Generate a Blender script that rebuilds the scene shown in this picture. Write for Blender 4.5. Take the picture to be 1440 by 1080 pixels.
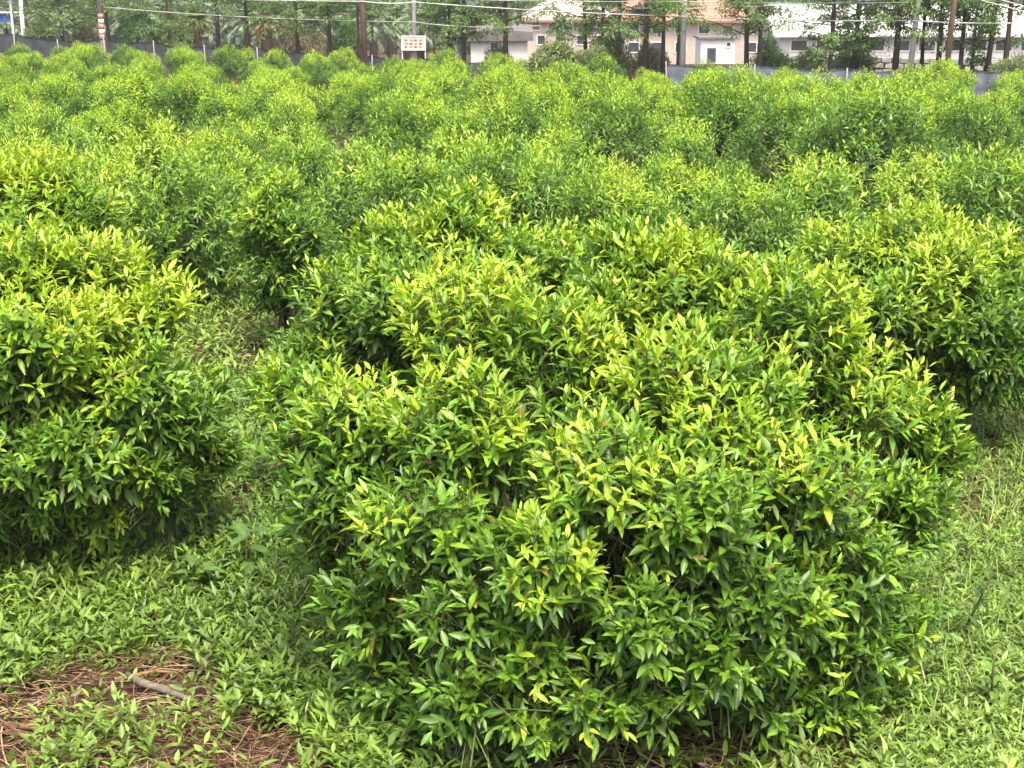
import bpy, math
import numpy as np
from mathutils import Matrix, Vector

for o in list(bpy.data.objects): bpy.data.objects.remove(o)
S = bpy.context.scene
COL = S.collection
R = math.radians
# ------------------------------------------------------------------ camera
F = 2000.0                      # focal length in photograph pixels (1440 wide)
H = 2.6                         # eye height above the near field
PITCH = math.atan(580.0 / F)
cd = bpy.data.cameras.new('camera'); cam = bpy.data.objects.new('camera', cd); COL.objects.link(cam)
cd.sensor_fit = 'HORIZONTAL'; cd.sensor_width = 36; cd.lens = F / 1440 * 36
cd.clip_start = 0.05; cd.clip_end = 4000
cam.location = (0, 0, H); cam.rotation_euler = (math.pi / 2 - PITCH, 0, 0)
S.camera = cam
# ------------------------------------------------------------------ sky and sun
SUN_EL, SUN_AZ = 66, 165         # elevation, direction the light comes from (deg, clockwise from +Y)
w = bpy.data.worlds.new('World'); S.world = w; w.use_nodes = True
nt = w.node_tree; bg = nt.nodes['Background']
sky = nt.nodes.new('ShaderNodeTexSky'); sky.sky_type = 'NISHITA'; sky.sun_disc = False
sky.sun_elevation = R(SUN_EL); sky.sun_rotation = R(SUN_AZ)
sky.air_density = 1.0; sky.dust_density = 7.0; sky.ozone_density = 1.0
nt.links.new(sky.outputs[0], bg.inputs[0]); bg.inputs[1].default_value = 0.125
sl = bpy.data.lights.new('sun', 'SUN'); sun = bpy.data.objects.new('sun', sl); COL.objects.link(sun)
sl.energy = 1.5; sl.angle = R(14); sl.color = (1.0, 0.95, 0.85)
sun.location = (0, 0, 30)
az = R(SUN_AZ); el = R(SUN_EL)
sdir = Vector((math.sin(az) * math.cos(el), math.cos(az) * math.cos(el), math.sin(el)))
sun.rotation_euler = sdir.to_track_quat('Z', 'Y').to_euler()
S.view_settings.view_transform = 'Standard'; S.view_settings.look = 'None'
S.view_settings.exposure = 1.8; S.view_settings.gamma = 1.0
S.render.engine = 'CYCLES'
S.cycles.max_bounces = 4; S.cycles.diffuse_bounces = 2; S.cycles.glossy_bounces = 1; S.cycles.transmission_bounces = 3; S.cycles.volume_bounces = 0

# ------------------------------------------------------------------ helpers
rng = np.random.default_rng(7)
CP, SP = math.cos(PITCH), math.sin(PITCH)

def P(px, py, D):
    """point on the ray of photograph pixel (px,py) at forward distance D"""
    a = (px - 720) / F; b = (540 - py) / F
    d = np.array([a, CP + b * SP, -SP + b * CP]); d *= D / d[1]
    return np.array([d[0], d[1], H + d[2]])

def proj(p):
    q = p - np.array([0, 0, H])
    dep = q[:, 1] * CP - q[:, 2] * SP
    u = q[:, 1] * SP + q[:, 2] * CP
    return 720 + F * q[:, 0] / dep, 540 - F * u / dep, dep

TY = [-60, 9, 14, 20, 30, 42, 66, 80, 120, 200, 500, 1600]
TZ = [0, 0, -.08, -.31, -.76, -1.36, -1.42, -2.5, -5.3, -6, -6, -6]
_k = np.random.default_rng(3).normal(size=(14, 2)) * np.array([[1.6]]); _p = np.random.default_rng(4).uniform(0, 6.28, 14)
def wob(x, y, s=1.0):
    x = np.asarray(x, float); y = np.asarray(y, float)
    return sum(np.sin(s * (_k[i, 0] * x + _k[i, 1] * y) + _p[i]) for i in range(14)) / 5.3
def gz(x, y):
    return np.interp(y, TY, TZ) + 0.025 * wob(x, y, 1.0) + 0.012 * wob(x, y, 3.1)

def nrm(v): return v / np.maximum(np.linalg.norm(v, axis=-1, keepdims=True), 1e-9)

def mesh_np(name, V, T, col=None, mat=None, smooth=False):
    """triangle mesh from numpy arrays"""
    m = bpy.data.meshes.new(name)
    V = np.asarray(V, np.float32).reshape(-1, 3); T = np.asarray(T, np.int32).reshape(-1, 3)
    m.vertices.add(len(V)); m.vertices.foreach_set('co', V.ravel())
    m.loops.add(T.size); m.loops.foreach_set('vertex_index', T.ravel())
    m.polygons.add(len(T)); m.polygons.foreach_set('loop_start', np.arange(0, T.size, 3, dtype=np.int32))
    if smooth: m.polygons.foreach_set('use_smooth', np.ones(len(T), bool))
    m.update(calc_edges=True)
    if col is not None:
        a = m.attributes.new('Col', 'FLOAT_COLOR', 'POINT')
        a.data.foreach_set('color', np.asarray(col, np.float32).ravel())
    if mat: m.materials.append(mat)
    return m

def link(name, mesh, parent=None, **props):
    o = bpy.data.objects.new(name, mesh); COL.objects.link(o)
    if parent is not None: o.parent = parent
    for k, v in props.items(): o[k] = v
    return o
def empty(name, loc, label, cat, group=None, rz=0, sc=1):
    o = bpy.data.objects.new(name, None); COL.objects.link(o)
    o.location = loc; o.rotation_euler = (0, 0, rz); o.scale = (sc, sc, sc); o.empty_display_size = .1
    o['label'] = label; o['category'] = cat
    if group: o['group'] = group
    return o
def tag(o, label, cat, group=None):
    o['label'] = label; o['category'] = cat
    if group: o['group'] = group
    return o

class MB:
    """collects boxes, tubes and quads into one mesh"""
    def __init__(s): s.v = []; s.f = []
    def quad(s, a, b, c, d):
        n = len(s.v); s.v += [tuple(a), tuple(b), tuple(c), tuple(d)]; s.f.append((n, n+1, n+2, n+3)); return s
    def tri(s, a, b, c):
        n = len(s.v); s.v += [tuple(a), tuple(b), tuple(c)]; s.f.append((n, n+1, n+2)); return s
    def box(s, x0, x1, y0, y1, z0, z1):
        n = len(s.v)
        s.v += [(x, y, z) for z in (z0, z1) for y in (y0, y1) for x in (x0, x1)]
        for q in ((0,2,3,1), (4,5,7,6), (0,1,5,4), (2,6,7,3), (0,4,6,2), (1,3,7,5)): s.f.append(tuple(n+i for i in q))
        return s
    def tube(s, pts, rad, k=6, cap=True):
        pts = [np.asarray(p, float) for p in pts]; n0 = len(s.v); N = len(pts)
        rad = rad if hasattr(rad, '__len__') else [rad] * N
        for i, p in enumerate(pts):
            d = pts[min(i+1, N-1)] - pts[max(i-1, 0)]; d = d / (np.linalg.norm(d) + 1e-9)
            a = np.cross(d, (0, 0, 1) if abs(d[2]) < .9 else (1, 0, 0)); a /= np.linalg.norm(a); b = np.cross(d, a)
            for j in range(k):
                t = 2 * math.pi * j / k
                s.v.append(tuple(p + rad[i] * (a * math.cos(t) + b * math.sin(t))))
        for i in range(N - 1):
            for j in range(k):
                q = (j + 1) % k
                s.f.append((n0+i*k+j, n0+i*k+q, n0+(i+1)*k+q, n0+(i+1)*k+j))
        if cap:
            s.f.append(tuple(n0 + j for j in range(k - 1, -1, -1))); s.f.append(tuple(n0 + (N-1)*k + j for j in range(k)))
        return s
    def mesh(s, name, mat, smooth=False):
        m = bpy.data.meshes.new(name); m.from_pydata(s.v, [], s.f); m.update()
        if smooth: m.polygons.foreach_set('use_smooth', np.ones(len(m.polygons), bool))
        m.materials.append(mat); return m
    def build(s, name, mat, parent=None, smooth=False, **pr): return link(name, s.mesh(name, mat, smooth), parent, **pr)

# ------------------------------------------------------------------ materials
def mat_new(name):
    m = bpy.data.materials.new(name); m.use_nodes = True
    t = m.node_tree; t.nodes.clear(); return m, t
def leaf_mat(name, trans=.28, rough=.42, spec=.5, rib=.35, jitter=.25, nscale=60):
    m, t = mat_new(name); N = t.nodes.new; L = t.links.new
    out = N('ShaderNodeOutputMaterial'); at = N('ShaderNodeAttribute'); at.attribute_name = 'Col'
    nz = N('ShaderNodeTexNoise'); nz.inputs['Scale'].default_value = nscale; nz.inputs['Detail'].default_value = 2
    tc = N('ShaderNodeTexCoord'); L(tc.outputs['Object'], nz.inputs['Vector'])
    mr = N('ShaderNodeMapRange'); mr.inputs[3].default_value = 1 - jitter; mr.inputs[4].default_value = 1 + jitter
    mr.inputs[1].default_value = .3; mr.inputs[2].default_value = .7
    L(nz.outputs['Fac'], mr.inputs[0])
    mul = N('ShaderNodeMix'); mul.data_type = 'RGBA'; mul.blend_type = 'MULTIPLY'; mul.inputs[0].default_value = 1
    L(at.outputs['Color'], mul.inputs[6]); L(mr.outputs[0], mul.inputs[7])
    # pale midrib (alpha is 0 on the rib, 1 on the margin)
    rr = N('ShaderNodeMapRange'); rr.inputs[1].default_value = 0; rr.inputs[2].default_value = .22
    rr.inputs[3].default_value = rib; rr.inputs[4].default_value = 0
    L(at.outputs['Alpha'], rr.inputs[0])
    mx = N('ShaderNodeMix'); mx.data_type = 'RGBA'; mx.inputs[7].default_value = (.34, .42, .10, 1)
    L(rr.outputs[0], mx.inputs[0]); L(mul.outputs[2], mx.inputs[6])
    b = N('ShaderNodeBsdfPrincipled'); b.inputs['Roughness'].default_value = rough
    b.inputs['Specular IOR Level'].default_value = spec
    L(mx.outputs[2], b.inputs['Base Color'])
    tr = N('ShaderNodeBsdfTranslucent')
    tm = N('ShaderNodeMix'); tm.data_type = 'RGBA'; tm.blend_type = 'MULTIPLY'; tm.inputs[0].default_value = 1
    tm.inputs[7].default_value = (1.25, 1.2, .55, 1); L(mx.outputs[2], tm.inputs[6]); L(tm.outputs[2], tr.inputs[0])
    ms = N('ShaderNodeMixShader'); ms.inputs[0].default_value = trans
    L(b.outputs[0], ms.inputs[1]); L(tr.outputs[0], ms.inputs[2]); L(ms.outputs[0], out.inputs[0])
    return m
def plain(name, c1, c2=None, scale=6, rough=.8, bump=0., stretch=(1, 1, 1), spec=.3, detail=5):
    m, t = mat_new(name); N = t.nodes.new; L = t.links.new
    out = N('ShaderNodeOutputMaterial'); b = N('ShaderNodeBsdfPrincipled')
    b.inputs['Roughness'].default_value = rough; b.inputs['Specular IOR Level'].default_value = spec
    c2 = c2 or tuple(x * .7 for x in c1)
    tc = N('ShaderNodeTexCoord'); mp = N('ShaderNodeMapping'); mp.inputs['Scale'].default_value = stretch
    nz = N('ShaderNodeTexNoise'); nz.inputs['Scale'].default_value = scale; nz.inputs['Detail'].default_value = detail
    nz.inputs['Roughness'].default_value = .65
    L(tc.outputs['Object'], mp.inputs[0]); L(mp.outputs[0], nz.inputs['Vector'])
    cr = N('ShaderNodeValToRGB'); cr.color_ramp.elements[0].position = .32; cr.color_ramp.elements[1].position = .68
    cr.color_ramp.elements[0].color = (*c1, 1); cr.color_ramp.elements[1].color = (*c2, 1)
    L(nz.outputs['Fac'], cr.inputs[0]); L(cr.outputs[0], b.inputs['Base Color'])
    if bump:
        bp = N('ShaderNodeBump'); bp.inputs['Strength'].default_value = bump; bp.inputs['Distance'].default_value = .02
        L(nz.outputs['Fac'], bp.inputs['Height']); L(bp.outputs[0], b.inputs['Normal'])
    L(b.outputs[0], out.inputs[0]); return m

M_LEAF = leaf_mat('citrus_leaf')
M_FAR = leaf_mat('citrus_leaf_far', trans=.3, rough=.5, rib=0, jitter=.3, nscale=14)
M_WEED = leaf_mat('weed_leaf', trans=.25, rough=.5, rib=.15, jitter=.3, nscale=9)
M_TREE = leaf_mat('tree_foliage', trans=.3, rough=.6, rib=0, jitter=.3, nscale=3)
M_BARK = plain('bark', (.085, .065, .045), (.035, .027, .018), 30, .9, .5, (1, 1, .3))
M_TWIG = plain('green_twig', (.10, .13, .035), (.07, .06, .03), 25, .7)
M_DEAD = plain('dead_stem', (.36, .18, .085), (.17, .075, .035), 14, .85, .3)
M_STICK = plain('grey_stick', (.22, .18, .145), (.11, .085, .065), 25, .9, .4)
M_TRUNK = plain('tree_trunk', (.095, .07, .045), (.045, .035, .025), 12, .95, .6, (1, 1, .2))

# ------------------------------------------------------------------ ground
def ground_mat():
    m, t = mat_new('orchard_soil'); N = t.nodes.new; L = t.links.new
    out = N('ShaderNodeOutputMaterial'); b = N('ShaderNodeBsdfPrincipled'); b.inputs['Roughness'].default_value = .95
    b.inputs['Specular IOR Level'].default_value = .15
    tc = N('ShaderNodeTexCoord')
    def noise(sc, det=6):
        n = N('ShaderNodeTexNoise'); n.inputs['Scale'].default_value = sc; n.inputs['Detail'].default_value = det
        L(tc.outputs['Object'], n.inputs['Vector']); return n
    n1, n2, n3 = noise(28), noise(1.3), noise(160, 3)
    cr = N('ShaderNodeValToRGB'); e = cr.color_ramp.elements
    e[0].position = .3; e[0].color = (.020, .011, .006, 1); e[1].position = .75; e[1].color = (.10, .058, .034, 1)
    L(n1.outputs['Fac'], cr.inputs[0])
    cg = N('ShaderNodeValToRGB'); e = cg.color_ramp.elements
    e[0].position = .3; e[0].color = (.02, .04, .009, 1); e[1].position = .75; e[1].color = (.10, .16, .04, 1)
    L(n3.outputs['Fac'], cg.inputs[0])
    mr = N('ShaderNodeMapRange'); mr.inputs[1].default_value = .60; mr.inputs[2].default_value = .8
    L(n2.outputs['Fac'], mr.inputs[0])
    mx = N('ShaderNodeMix'); mx.data_type = 'RGBA'; L(mr.outputs[0], mx.inputs[0]); L(cr.outputs[0], mx.inputs[6]); L(cg.outputs[0], mx.inputs[7])
    L(mx.outputs[2], b.inputs['Base Color'])
    bp = N('ShaderNodeBump'); bp.inputs['Strength'].default_value = .6; bp.inputs['Distance'].default_value = .03
    L(n1.outputs['Fac'], bp.inputs['Height']); L(bp.outputs[0], b.inputs['Normal'])
    L(b.outputs[0], out.inputs[0]); return m
def grid_sheet(name, xs, ys, mat):
    X, Y = np.meshgrid(xs, ys); Z = gz(X, Y)
    V = np.stack([X, Y, Z], -1).reshape(-1, 3); nx = len(xs); ny = len(ys)
    i = np.arange((ny - 1) * (nx - 1)); r = i // (nx - 1); c = i % (nx - 1); a = r * nx + c
    T = np.concatenate([np.stack([a, a+1, a+nx+1], 1), np.stack([a, a+nx+1, a+nx], 1)])
    return link(name, mesh_np(name, V, T, None, mat, True), kind='structure')
xs = np.unique(np.concatenate([np.linspace(-6, 6, 121), np.linspace(-60, 60, 41), [-1500, -600, -250, -120, 120, 250, 600, 1500]]))
ys = np.unique(np.concatenate([np.linspace(2, 12, 101), np.linspace(12, 70, 40), [-60, -20, -8, -2, 80, 100, 120, 160, 200, 300, 500, 900, 1600]]))
grid_sheet('ground', xs, ys, ground_mat())

# ------------------------------------------------------------------ leaf geometry
TPL = {   # (t along, side, width factor) per vertex, triangles
    'hi': ([(0,0,0), (.22,-1,.72),(.22,0,0),(.22,1,.72), (.5,-1,1),(.5,0,0),(.5,1,1), (.78,-1,.62),(.78,0,0),(.78,1,.62), (1,0,0)],
           [(0,2,1),(0,3,2),(1,2,5),(1,5,4),(2,3,6),(2,6,5),(4,5,8),(4,8,7),(5,6,9),(5,9,8),(7,8,10),(8,9,10)]),
    'mid': ([(0,0,0), (.33,-1,.95),(.33,0,0),(.33,1,.95), (.7,-1,.75),(.7,0,0),(.7,1,.75), (1,0,0)],
            [(0,2,1),(0,3,2),(1,2,5),(1,5,4),(2,3,6),(2,6,5),(4,5,7),(5,6,7)]),
    'low': ([(0,0,0), (.45,-1,1),(.45,0,0),(.45,1,1), (1,0,0)], [(0,2,1),(0,3,2),(1,2,4),(2,3,4)]),
    'far': ([(0,0,0), (.42,-1,1),(.42,1,1),(1,0,0)], [(0,3,1),(0,2,3)]),
}
FOLD = .38
def leaves_geo(D, kind):
    """D: dict O,X,Y,Z (n,3) L,W,curl (n) col (n,3)"""
    tv, tf = TPL[kind]; tv = np.array(tv, float); tf = np.array(tf)
    t = tv[:, 0]; s = tv[:, 1]; wd = tv[:, 2]
    O, X, Y, Z = (D[k][:, None, :] for k in 'OXYZ'); L = D['L'][:, None, None]; W = D['W'][:, None, None]; C = D['curl'][:, None, None]
    tt = t[None, :, None]; ss = (s * wd)[None, :, None]
    V = O + X * (tt * L) + Y * (ss * W) + Z * (FOLD * np.abs(ss) * W - C * L * tt ** 2)
    n = len(D['L']); k = len(t)
    T = (np.arange(n)[:, None, None] * k + tf[None]).reshape(-1, 3)
    col = np.ones((n, k, 4), np.float32); col[:, :, :3] = D['col'][:, None, :]; col[:, :, 3] = np.abs(s)[None]
    return V.reshape(-1, 3), T, col.reshape(-1, 4)
def sub(D, m): return {k: v[m] for k, v in D.items()}
def cat(Ds): return {k: np.concatenate([d[k] for d in Ds]) for k in Ds[0]}

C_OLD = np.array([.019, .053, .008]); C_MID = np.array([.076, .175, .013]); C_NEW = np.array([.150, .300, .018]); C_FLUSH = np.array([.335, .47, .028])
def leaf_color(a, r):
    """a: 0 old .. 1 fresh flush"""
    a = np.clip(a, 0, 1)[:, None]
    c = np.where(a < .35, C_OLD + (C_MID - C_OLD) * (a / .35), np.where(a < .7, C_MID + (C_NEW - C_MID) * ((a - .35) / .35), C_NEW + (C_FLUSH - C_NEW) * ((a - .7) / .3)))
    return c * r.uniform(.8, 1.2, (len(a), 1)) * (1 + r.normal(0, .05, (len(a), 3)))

def shoots_on_lobes(lobes, n, r, axis_c, zlo, zhi, keep_in=.14):
    """points and outward directions on the hull of a set of lobes (x,y,z,r)"""
    lb = np.array(lobes, float); ar = lb[:, 3] ** 2; ar = lb[:, 3] ** 1.6; pr = ar / ar.sum()
    out_p, out_d, out_o = [], [], []
    need = n
    while need > 0:
        m = int(need * 2.5) + 50
        k = r.choice(len(lb), m, p=pr); d = nrm(r.normal(size=(m, 3)))
        d[:, 2] = np.where(r.random(m) < .45, np.abs(d[:, 2]), d[:, 2])
        rad = lb[k, 3] * np.where(r.random(m) < .8, r.uniform(.86, 1.06, m), r.uniform(.4, .9, m))
        sq = np.array([1, 1, .85]); p = lb[k, :3] + d * rad[:, None] * sq
        ins = np.zeros(m, int)
        for q in range(len(lb)):
            ins += ((np.linalg.norm((p - lb[q, :3]) / sq, axis=1) < .82 * lb[q, 3]) & (k != q))
        ok = ((ins == 0) | (r.random(m) < keep_in / np.maximum(ins, 1))) & (p[:, 2] > zlo)
        out_p.append(p[ok]); out_d.append(d[ok]); out_o.append(np.where(ins[ok] == 0, 1., .0)); need -= ok.sum()
    p = np.concatenate(out_p)[:n]; d = np.concatenate(out_d)[:n]; o = np.concatenate(out_o)[:n]
    return p, d, o

def make_leaves(lobes, n, r, per=11, leafL=.095, flush=.5, slen=.24, hscale=None):
    """shoots with spirally set leaves; returns leaf dict and shoot (start,end)"""
    lb = np.array(lobes); c = (lb[:, :3] * lb[:, 3:4]).sum(0) / lb[:, 3].sum()
    ztop = (lb[:, 2] + lb[:, 3] * .85).max(); z0 = (lb[:, 2] - lb[:, 3]).min()
    p, d, outer = shoots_on_lobes(lobes, n, r, c, z0, ztop)
    hf = np.clip((p[:, 2] - z0) / (ztop - z0), 0, 1)
    radial = p - c; radial[:, 2] *= .3; radial = nrm(radial)
    up = np.array([0, 0, 1.])
    upw = np.interp(hf, [0, .35, .7, 1], [.1, .45, 1.1, 1.8])[:, None]
    ax = nrm(d * .7 + radial * .5 + up * upw + r.normal(0, .28, (n, 3)))
    ln = slen * r.uniform(.7, 1.35, n)
    tall = (r.random(n) < .10) & (hf > .6); ln[tall] *= 1.35
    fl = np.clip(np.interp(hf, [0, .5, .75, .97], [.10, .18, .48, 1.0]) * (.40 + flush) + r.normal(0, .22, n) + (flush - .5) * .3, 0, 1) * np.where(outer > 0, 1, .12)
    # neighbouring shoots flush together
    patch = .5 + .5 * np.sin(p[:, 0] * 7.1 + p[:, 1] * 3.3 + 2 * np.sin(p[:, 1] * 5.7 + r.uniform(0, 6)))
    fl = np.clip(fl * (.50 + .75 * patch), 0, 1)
    base = p - ax * (ln * .8)[:, None]
    # leaves
    t = np.tile(np.linspace(.10, 1.0, per) ** .75, (n, 1)) + r.normal(0, .02, (n, per))
    ang = r.uniform(0, 6.28, (n, 1)) + np.arange(per)[None] * 2.399 + r.normal(0, .2, (n, per))
    a1 = nrm(np.cross(ax, up + r.normal(0, .05, (n, 3)))); a2 = np.cross(ax, a1)
    rad = a1[:, None] * np.cos(ang)[..., None] + a2[:, None] * np.sin(ang)[..., None]
    op = R(1) * (np.interp(t, [0, .6, 1], [82, 58, 24]) + r.normal(0, 12, (n, per)))
    droop = np.interp(t, [0, .7, 1], [.42, .24, .0]) * r.uniform(.3, 1.7, (n, per)) * (1 - .45 * hf[:, None])
    X = nrm(ax[:, None] * np.cos(op)[..., None] + rad * np.sin(op)[..., None] - up * droop[..., None])
    O = base[:, None] + ax[:, None] * (ln[:, None] * t)[..., None]
    ref = nrm(ax[:, None] * .8 + up * .7 + r.normal(0, .25, (n, per, 3)))
    Y = nrm(np.cross(ref, X)); Z = np.cross(X, Y)
    L = leafL * np.interp(t, [0, .3, .75, 1], [.9, 1.12, 1.0, .62]) * r.uniform(.62, 1.22, (n, per)) * r.uniform(.78, 1.08, (n, 1))
    W = L * .5 * r.uniform(.26, .37, (n, per))
    age_shade = np.clip(fl[:, None] * np.interp(t, [0, .35, .7, 1], [.25, .6, 1.0, 1.15]) + np.where(outer > 0, 1, .4)[:, None] * np.interp(t, [0, .3, .7, 1], [-.02, .12, .28, .34]) + r.normal(0, .06, (n, per)), 0, 1)  # leaf age, plus inner shoots coloured darker to paint shade into the crown gaps
    col = leaf_color(age_shade.ravel(), r)
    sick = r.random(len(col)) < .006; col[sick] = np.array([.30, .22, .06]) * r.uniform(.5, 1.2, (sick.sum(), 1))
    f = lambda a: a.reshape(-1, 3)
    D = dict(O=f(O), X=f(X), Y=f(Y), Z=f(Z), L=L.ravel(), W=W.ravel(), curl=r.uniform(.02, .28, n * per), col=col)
    return D, (base - ax * .12, p)

def auto_lobes(Rr, h, r, k=11):
    lb = [(0, 0, h * .42, Rr * .58), (r.normal(0, .07), r.normal(0, .07), h * .62, Rr * .36), (r.normal(0, .12), r.normal(0, .12), h - Rr * .30, Rr * .34)]
    for i in range(k):
        a = i * 2.4 + r.normal(0, .3); hh = r.uniform(.18, .76); rr = Rr * r.uniform(.24, .40)
        q = Rr * (1.0 - .68 * max(0, hh - .40) / .36) * r.uniform(.56, .72)
        z = min(h * hh, h - rr * .85)
        lb.append((q * math.cos(a), q * math.sin(a), max(z, rr * .85 + .12), rr))
    return lb

def branch_mesh(name, lobes, r, base=(0, 0, 0), stems=3, k=6, rb=.029):
    mb = MB(); lb = sorted(lobes, key=lambda q: r.random()); base = np.array(base, float)
    for s in range(stems):
        a = s * 6.28 / stems + r.uniform(0, 1); b0 = base + np.array([.05 * math.cos(a), .05 * math.sin(a), -.04])
        cen = np.mean([l[:3] for l in lb[s::stems]], axis=0); fork = base * .55 + cen * .45; fork[2] = base[2] + .25 * (cen[2] - base[2]) + .12
        mb.tube([b0, (b0 + fork) / 2 + r.normal(0, .02, 3), fork], [rb, rb * .8, rb * .7], k)
        for l in lb[s::stems]:
            e = np.array(l[:3]); rl = min(1., l[3] / .22) ** 1.5; m1 = fork * .5 + e * .5 + r.normal(0, .04, 3)
            mb.tube([fork, m1, e], [rb * .5 * rl, rb * .34 * rl, rb * .2 * rl], max(4, k - 1))
            for q in range(4):
                dd = nrm(r.normal(size=3) + np.array([0, 0, .8])); e2 = e + dd * l[3] * .75
                mb.tube([m1 * .3 + e * .7, (e + e2) / 2 + r.normal(0, .03, 3), e2], [rb * .2 * rl, rb * .14 * rl, rb * .08 * rl], 4)
    return mb.mesh(name, M_BARK, True)

def twig_mesh(name, sh, r, frac=1.0):
    a, b = sh; m = r.random(len(a)) < frac; a = a[m]; b = b[m]; n = len(a)
    d = nrm(b - a); u = nrm(np.cross(d, r.normal(size=(n, 3)))); v = np.cross(d, u)
    V = []
    for base, rad in ((a, .0035), (b, .0018)):
        for j in range(3):
            t = j * 2.094; V.append(base + rad * (u * math.cos(t) + v * math.sin(t)))
    V = np.stack(V, 1)
    tf = np.array([(0,1,4),(0,4,3),(1,2,5),(1,5,4),(2,0,3),(2,3,5)])
    T = (np.arange(n)[:, None, None] * 6 + tf[None]).reshape(-1, 3)
    return mesh_np(name, V.reshape(-1, 3), T, None, M_TWIG)

# ------------------------------------------------------------------ the near citrus bushes, lobe by lobe
def L_(px, py, D, r): p = P(px, py, D); return (p[0], p[1], p[2], r * (.86 if r < .4 else .9))
near = []   # (label, lobes in world, base, n_shoots, per, leafL, flush, kind)
near.append(('large rounded citrus bush with glossy drooping leaves, standing alone beside the bare twiggy patch',
    [L_(840, 700, 4.85, .50), L_(850, 860, 4.85, .42),
     L_(650, 455, 5.25, .30), L_(780, 490, 5.2, .27), L_(950, 540, 4.95, .27), L_(1120, 455, 5.35, .30), L_(1215, 560, 5.2, .26),
     L_(640, 600, 4.65, .27), L_(500, 600, 4.85, .25), L_(470, 700, 4.7, .23), L_(590, 745, 4.35, .24), L_(520, 860, 4.5, .20),
     L_(850, 670, 4.35, .22), L_(960, 720, 4.25, .24), L_(1130, 690, 4.5, .28), L_(1190, 800, 4.55, .24), L_(1080, 850, 4.25, .24),
     L_(900, 880, 4.1, .19), L_(760, 800, 4.15, .20), L_(650, 880, 4.15, .18), L_(640, 985, 4.1, .13), L_(840, 990, 4.05, .12),
     L_(1180, 920, 4.5, .22), L_(1320, 640, 5.3, .11), L_(420, 560, 5.4, .19), L_(1250, 880, 4.75, .20), L_(1270, 720, 4.95, .20), L_(1160, 1000, 4.45, .16), L_(1240, 985, 4.7, .15),
     L_(545, 960, 4.45, .16), L_(450, 760, 4.8, .15), L_(580, 1015, 4.3, .12), L_(1010, 930, 4.15, .17), L_(740, 930, 4.15, .15), L_(440, 640, 5.0, .2), L_(1290, 600, 5.4, .16), L_(740, 1015, 4.15, .14), L_(930, 985, 4.2, .15), L_(1075, 985, 4.3, .16), L_(1060, 560, 4.95, .22), L_(1010, 620, 4.6, .2)],
    P(930, 1062, 4.4), 3350, 12, .073, .6, 'hi'))
near.append(('tall citrus bush with a yellow-green top across the weedy gap from the large rounded one',
    [L_(80, 560, 6.1, .52), L_(-80, 560, 6.1, .52), L_(40, 392, 6.1, .28), L_(140, 392, 6.2, .24), L_(225, 430, 6.2, .18), L_(-70, 410, 6.1, .3),
     L_(60, 480, 5.7, .27), L_(150, 480, 5.9, .24), L_(-40, 500, 5.7, .24), L_(200, 545, 5.8, .23), L_(255, 600, 5.9, .19), L_(110, 640, 5.6, .23), L_(210, 670, 5.8, .17), L_(20, 650, 5.6, .2),
     L_(-60, 640, 5.5, .2), L_(290, 560, 6.2, .15), L_(60, 700, 5.8, .18), L_(150, 720, 5.9, .17), L_(-20, 730, 5.8, .17), L_(250, 700, 6.05, .15), L_(300, 640, 6.3, .15), L_(90, 750, 6.0, .14)],
    P(70, 775, 6.15), 2350, 12, .073, .85, 'mid'))
near.append(('citrus bush with pale upright shoots directly behind the large rounded one',
    [L_(610, 440, 7.1, .6), L_(650, 320, 7.3, .27), L_(560, 360, 7.1, .27), L_(720, 370, 7.1, .24), L_(480, 430, 6.9, .27), L_(440, 520, 6.7, .24),
     L_(560, 430, 6.6, .28), L_(700, 420, 6.6, .24), L_(790, 380, 7.3, .26), L_(400, 560, 6.9, .2)],
    P(610, 640, 7.2), 1500, 11, .077, .5, 'mid'))
near.append(('dark green citrus bush with long upright shoots squeezed behind the large rounded one',
    [L_(930, 460, 6.6, .5), L_(880, 370, 6.6, .22), L_(960, 380, 6.6, .22), L_(1010, 410, 6.5, .22), L_(850, 440, 6.3, .22), L_(1090, 420, 6.8, .22), L_(1000, 500, 6.2, .2)],
    P(940, 640, 6.7), 1150, 11, .082, .38, 'mid'))
near.append(('broad citrus bush with pale leaves overhanging the open flat weedy ground',
    [L_(1290, 440, 7.9, .62), L_(1180, 370, 7.9, .30), L_(1290, 345, 8.0, .30), L_(1390, 380, 7.9, .30), L_(1150, 440, 7.7, .28), L_(1250, 440, 7.4, .28),
     L_(1360, 450, 7.4, .28), L_(1440, 450, 7.7, .3), L_(1400, 510, 7.5, .22), L_(1250, 520, 7.6, .2), L_(1330, 390, 7.5, .26), L_(1300, 530, 7.7, .2), L_(1370, 540, 7.6, .18), L_(1430, 530, 7.7, .2), L_(1200, 500, 7.8, .22), L_(1110, 430, 7.9, .2)],
    P(1300, 570, 7.9), 1750, 11, .074, .6, 'mid'))
near.append(('citrus bush with yellow flush rising just behind the tall yellow-topped one',
    [L_(40, 340, 8.3, .6), L_(60, 260, 8.4, .25), L_(-20, 270, 8.4, .28), L_(120, 310, 8.2, .22), L_(90, 370, 7.9, .25), L_(0, 350, 7.8, .25), L_(-90, 320, 8.3, .3)],
    P(40, 520, 8.3), 1250, 11, .077, .7, 'low'))
near.append(('narrow upright citrus bush beside the leaning dark stake',
    [L_(395, 340, 9.9, .36), L_(395, 275, 9.9, .2), L_(370, 310, 9.7, .22), L_(425, 330, 9.6, .22), L_(390, 380, 9.7, .22), L_(430, 390, 9.9, .22), L_(380, 415, 9.8, .17), L_(440, 420, 9.8, .17)],
    P(395, 440, 9.9), 650, 11, .082, .32, 'low'))

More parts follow.
